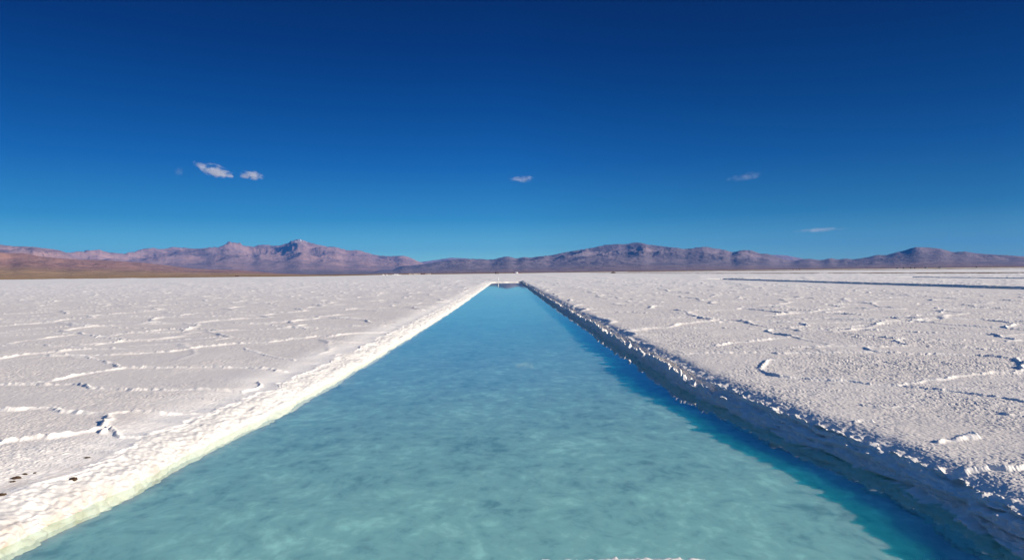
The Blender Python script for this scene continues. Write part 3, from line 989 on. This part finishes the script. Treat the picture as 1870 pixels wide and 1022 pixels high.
GR = "vehicles parked by the far dirt track"
proto = make_car(P_DARK, "dark van, leftmost of the row by the far dirt track", True, GR)
put(proto, 1638.5, 490.7, 0.9)
for px, rz, lab in [(1650.5, 1.3, "dark van second from the left in the row by the far dirt track"),
                    (1664, 0.6, "dark van third from the left in the row by the far dirt track"),
                    (1670.5, 1.0, "dark van just right of the third one in the row by the far track"),
                    (1691, 0.2, "dark van broadside in the middle of the row by the far dirt track"),
                    (1717.5, 0.1, "dark broadside van near the right end of the row by the far track"),
                    (1783.5, 1.2, "lone dark van far right of the row by the far dirt track")]:
    c = copy_tree(proto)
    c["label"] = lab
    put(c, px, 490.7 - (px - 1638.5) * 0.0118, rz)
car = make_car(P_RED, "small red car between the dark vans by the far dirt track", False, GR)
put(car, 1714, 489.8, 1.2)
for px, py, rz, lab in [(1448.5, 492.8, 1.4, "red car left of two others beyond the far track"),
                        (1455.5, 492.7, 1.2, "red car in the middle of three beyond the far track"),
                        (1460.5, 492.6, 1.0, "red car right of two others beyond the far track"),
                        (940, 499.1, 0.8, "red car left of the white van beyond the pool's far end"),
                        (948, 499.0, 0.3, "red car right of the white van beyond the pool's far end")]:
    c = copy_tree(car)
    c["label"] = lab
    c["group"] = "small red cars on the far salt"
    put(c, px, py, rz)
wv = make_car(P_WHITE, "small white van between two red cars beyond the pool's far end", True)
put(wv, 943.5, 499.2, 0.2)
bv = make_car(P_BROWN, "dark brown van alone on the salt straight beyond the pool", True)
put(bv, 907.3, 500.2, 1.1)

# sheds and huts
M_SHED = simple_mat("reddish_boards", (0.15, 0.07, 0.055), 0.8, 0.2, 0.25, 1.0)
M_ROOF = simple_mat("rusty_roof", (0.20, 0.12, 0.10), 0.6, 0.3, 0.3, 1.0)
M_WALL = simple_mat("pale_wall", (0.62, 0.52, 0.40), 0.85, 0.2, 0.15, 1.0)
M_DOOR = simple_mat("dark_door", (0.05, 0.035, 0.03), 0.7, 0.2, 0.2)


def hut(name, label, px, py, L, Wd, H, wall, roof, rz=0.0, group=None, z=0.05):
    x, y = ground(px, py)
    t = empty(name, (x, y, z), rz, label, "building", group)
    bm = bmesh.new()
    box(bm, (0, 0, H / 2), (L, Wd, H))
    mesh_obj("wall", bm, wall, t)
    bm = bmesh.new()
    prism(bm, [(-Wd / 2 - .3, H + 0.003), (Wd / 2 + .3, H + 0.003), (0, H * 1.32)], -L / 2 - .3, L / 2 + .3)
    bmesh.ops.rotate(bm, verts=bm.verts, cent=(0, 0, 0), matrix=Matrix.Rotation(math.pi / 2, 3, 'Z'))
    mesh_obj("roof", bm, roof, t)
    bm = bmesh.new()
    box(bm, (-L * .15, -Wd / 2 - .02, H * .38), (L * .1, .04, H * .74))
    mesh_obj("door", bm, M_DOOR, t)
    for k in (-1, 1):
        bm = bmesh.new()
        box(bm, (L * .3 * k, -Wd / 2 - .02, H * .58), (L * .1, .04, H * .3))
        mesh_obj("window", bm, M_GLASS, t)
    return t


hut("shed", "long low reddish shed on the ochre plain below the left mountains", 433, 504.6, 7.0, 3.0, 1.5, M_SHED, M_ROOF)
GH = "pale low buildings at the far edge of the salt"
hut("hut", "dark hut left of a gap among the pale buildings at the salt's far edge", 770, 501.3, 2.6, 2.4, 1.6, M_SHED, M_ROOF, group=GH)
hut("hut", "small dark hut right of the gap among the pale buildings at the salt's far edge", 774.5, 501.2, 1.7, 2.0, 1.5, M_SHED, M_ROOF, group=GH)
hut("hut", "long pale building left of the dark huts at the salt's far edge", 758, 501.3, 17.0, 4, 1.35, M_WALL, M_WALL, group=GH)
hut("hut", "short pale building right of the dark huts at the salt's far edge", 782, 501.1, 6.5, 3, 1.15, M_WALL, M_WALL, group=GH)


def heap(name, label, cat, px, py, L, Wd, H, mat, seed, group=None, z=-0.03):
    x, y = ground(px, py)
    u = np.linspace(-1, 1, 41)
    U, V = np.meshgrid(u, u)
    rr_ = np.hypot(U, V)
    Z = np.clip(1 - rr_, 0, 1) ** 0.8 * (0.8 + 0.5 * noise2(U * 3 + seed, V * 3)) + 0.06 * noise2(U * 9, V * 9 + seed) * (rr_ < 0.9)
    o = grids_to_mesh(name, [{"P": np.stack([U * L / 2, V * Wd / 2, np.clip(Z, -0.05, 2) * H], -1)}], mat)
    o.location = (x, y, z)
    return tag(o, label, cat, None, group)


M_HEAP = simple_mat("heaped_salt", (0.84, 0.82, 0.78), 0.85, 0.15, 0.06, 4.0)
GS = "white salt heaps at the far edge of the salt"
heap("salt_heap", "short white salt heap, leftmost at the far edge of the salt", "salt heap", 699.5, 502.6, 4.2, 3, 1.3, M_HEAP, 1.0, GS)
heap("salt_heap", "small white salt heap between the leftmost heap and the long one", "salt heap", 706, 502.5, 3.0, 3, 1.2, M_HEAP, 2.0, GS)
heap("salt_heap", "long white salt heap left of the pale buildings", "salt heap", 723, 502.4, 14, 4, 1.5, M_HEAP, 3.0, GS)
M_PILE = simple_mat("dark_soil", (0.07, 0.05, 0.04), 0.95, 0.1, 0.3, 2.0)
heap("soil_pile", "dark pointed soil pile beside the nearer dirt track", "soil pile", 1120, 498.9, 5.0, 3.0, 1.3, M_PILE, 4.0)

# the white marker at the pool's far end
x, y = ground(909.8, 517.0)
mk = empty("marker_post", (-1.5, POOL_END + 0.5, 0.0), 0.0, "thin white marker post at the far end of the pool", "post")
bm = bmesh.new()
bmesh.ops.create_cone(bm, cap_ends=True, segments=16, radius1=.08, radius2=.065, depth=.56, matrix=Matrix.Translation((0, 0, .255)))
mesh_obj("shaft", bm, P_WHITE, mk, True)
bm = bmesh.new()
bmesh.ops.create_cone(bm, cap_ends=True, segments=16, radius1=.09, radius2=.03, depth=.06, matrix=Matrix.Translation((0, 0, .567)))
mesh_obj("cap", bm, P_WHITE, mk)

# dark clods of mud on the left bank
def surf_at(px, py):
    d = ray(px, py)
    v = NEAR_LEFT - np.array([0, 0, CAM_Z])
    c = np.linalg.norm(np.cross(v, d / np.linalg.norm(d)), axis=1) + 0.002 * np.linalg.norm(v, axis=1)
    return [float(q) for q in NEAR_LEFT[np.argmin(c)]]


M_CLOD = simple_mat("dark_mud", (0.065, 0.042, 0.028), 0.95, 0.1, 0.45, 60.0)


def clod(px, py, L, Wd, H, rz, label, seed):
    x, y, z0 = surf_at(px, py)
    bm = bmesh.new()
    bmesh.ops.create_icosphere(bm, subdivisions=4, radius=1.0)
    for v in bm.verts:
        c = v.co
        n = float(noise3(c.x * 1.6 + seed, c.y * 1.6, c.z * 1.6)) * 0.5 + float(noise3(c.x * 4, c.y * 4 + seed, c.z * 4)) * 0.25
        v.co = c * (1 + n)
        v.co = Vector((v.co.x * L * 0.42, v.co.y * Wd * 0.42, max(v.co.z, -0.4) * H * 0.42))
    o = mesh_obj("mud_clod", bm, M_CLOD, None, True)
    o.location = (x, y, z0 + H * 0.12)
    o.rotation_euler = (0, 0, rz)
    tag(o, label, "mud clod", None, "dark mud clods on the left bank")


clod(133.5, 876, 0.060, 0.030, 0.045, 0.2, "blackish forked clod on the white left bank, nearest the water", 1.0)
clod(158, 835.5, 0.075, 0.025, 0.022, 0.1, "flat brown clod on the left bank, farthest from the camera", 2.0)
clod(30, 873.5, 0.070, 0.035, 0.035, 0.7, "largest brown clod of the short line on the left bank", 3.0)
clod(46, 866, 0.052, 0.022, 0.020, 0.0, "narrow brown clod just beyond the largest clod on the left bank", 4.0)
clod(63, 864, 0.024, 0.020, 0.018, 0.0, "tiny round clod at the far end of the short line on the left bank", 5.0)
clod(22, 879.5, 0.060, 0.030, 0.016, 0.1, "pale flat clod on the camera side of the largest clod", 6.0)
clod(3, 904, 0.075, 0.030, 0.030, 0.5, "dark clod at the very left edge on the white bank", 7.0)

# ------------------------------------------------------------------ clouds


def cloud_material(name, dens, size, seed):
    t = NT(name)
    g = t.n("ShaderNodeTexCoord").outputs["Generated"]
    c = t.n("ShaderNodeVectorMath", operation='MULTIPLY_ADD', i={0: g, 1: (2, 2, 2), 2: (-1, -1, -1)}).outputs[0]
    ln = t.n("ShaderNodeVectorMath", operation='LENGTH', i={0: c}).outputs["Value"]
    op = t.n("ShaderNodeTexCoord").outputs["Object"]
    mp = t.n("ShaderNodeMapping", i={0: op, 1: (seed * 977, 0, 0), 3: (1 / size, 1 / size, 1.7 / size)}).outputs[0]
    n = t.noise(mp, 4.0, 6, 0.6, 0.4)
    v = t.math('ADD', t.math('MULTIPLY', t.math('SUBTRACT', 0.92, ln), 0.9), t.math('MULTIPLY', t.math('SUBTRACT', n, 0.52), 4.2))
    d = t.math('MULTIPLY', t.math('MAXIMUM', v, 0.0), dens)
    vol = t.n("ShaderNodeVolumePrincipled", i={"Color": (0.99, 0.99, 1.0, 1), "Density": d, "Anisotropy": 0.1})
    t.link(vol.outputs[0], t.out.inputs["Volume"])
    return t.m


def cloud(px, py, wpx, hpx, dist, tilt, dens, label, seed):
    d = ray(px, py)
    d = d / math.hypot(d[0], d[1])
    loc = Vector((d[0] * dist, d[1] * dist, CAM_Z + d[2] * dist))
    k = dist / F_PX
    W, H = wpx * k, hpx * k
    bm = bmesh.new()
    bmesh.ops.create_icosphere(bm, subdivisions=4, radius=1.0)
    for v in bm.verts:
        c = v.co.copy()
        n = 1 + 0.28 * float(noise3(c.x * 1.5 + seed * 7, c.y * 1.5, c.z * 1.5)) + 0.12 * float(noise3(c.x * 4, c.y * 4, c.z * 4 + seed))
        v.co = Vector((c.x * W / 2 * n, c.y * W / 3 * n, c.z * H / 2 * n))
    o = mesh_obj("cloud", bm, cloud_material("cloud_vapour", dens, W, seed), None, True)
    o.location = loc
    o.rotation_euler = (0, math.radians(tilt), -math.atan2(d[0], d[1]))
    tag(o, label, "cloud")


cloud(392, 311, 66, 22, 20000, 15, 0.0075, "largest small white cloud, above the left mountains", 1)
cloud(459, 320.5, 44, 16, 20000, 6, 0.0075, "small puffy cloud just right of the largest cloud", 2)
cloud(327, 313, 14, 17, 20000, 20, 0.002, "faintest tiny wisp left of the largest cloud", 3)
cloud(953, 327, 48, 12, 22000, -2, 0.0030, "flat small cloud above the far end of the pool", 4)
cloud(1358, 323, 66, 12, 22000, -6, 0.0007, "faint thin cloud high on the right", 5)
cloud(1496, 420, 84, 7, 40000, -2, 0.0007, "thin streak of cloud low over the right mountains", 6)

# ------------------------------------------------------------------ haze: one closed box of thin even air
t = NT("thin_air")
hv = t.n("ShaderNodeVolumePrincipled", i={"Color": (0.045, 0.33, 1.0, 1), "Density": 2.5e-5, "Anisotropy": 0.0})
t.link(hv.outputs[0], t.out.inputs["Volume"])
bm = bmesh.new()
box(bm, (0, 0, (1130 - 2.2) / 2), (60000, 60000, 1130 + 2.2))
hz = mesh_obj("haze", bm, t.m)
tag(hz, "thin clear blue air over the salt and the mountains", "haze", "stuff")
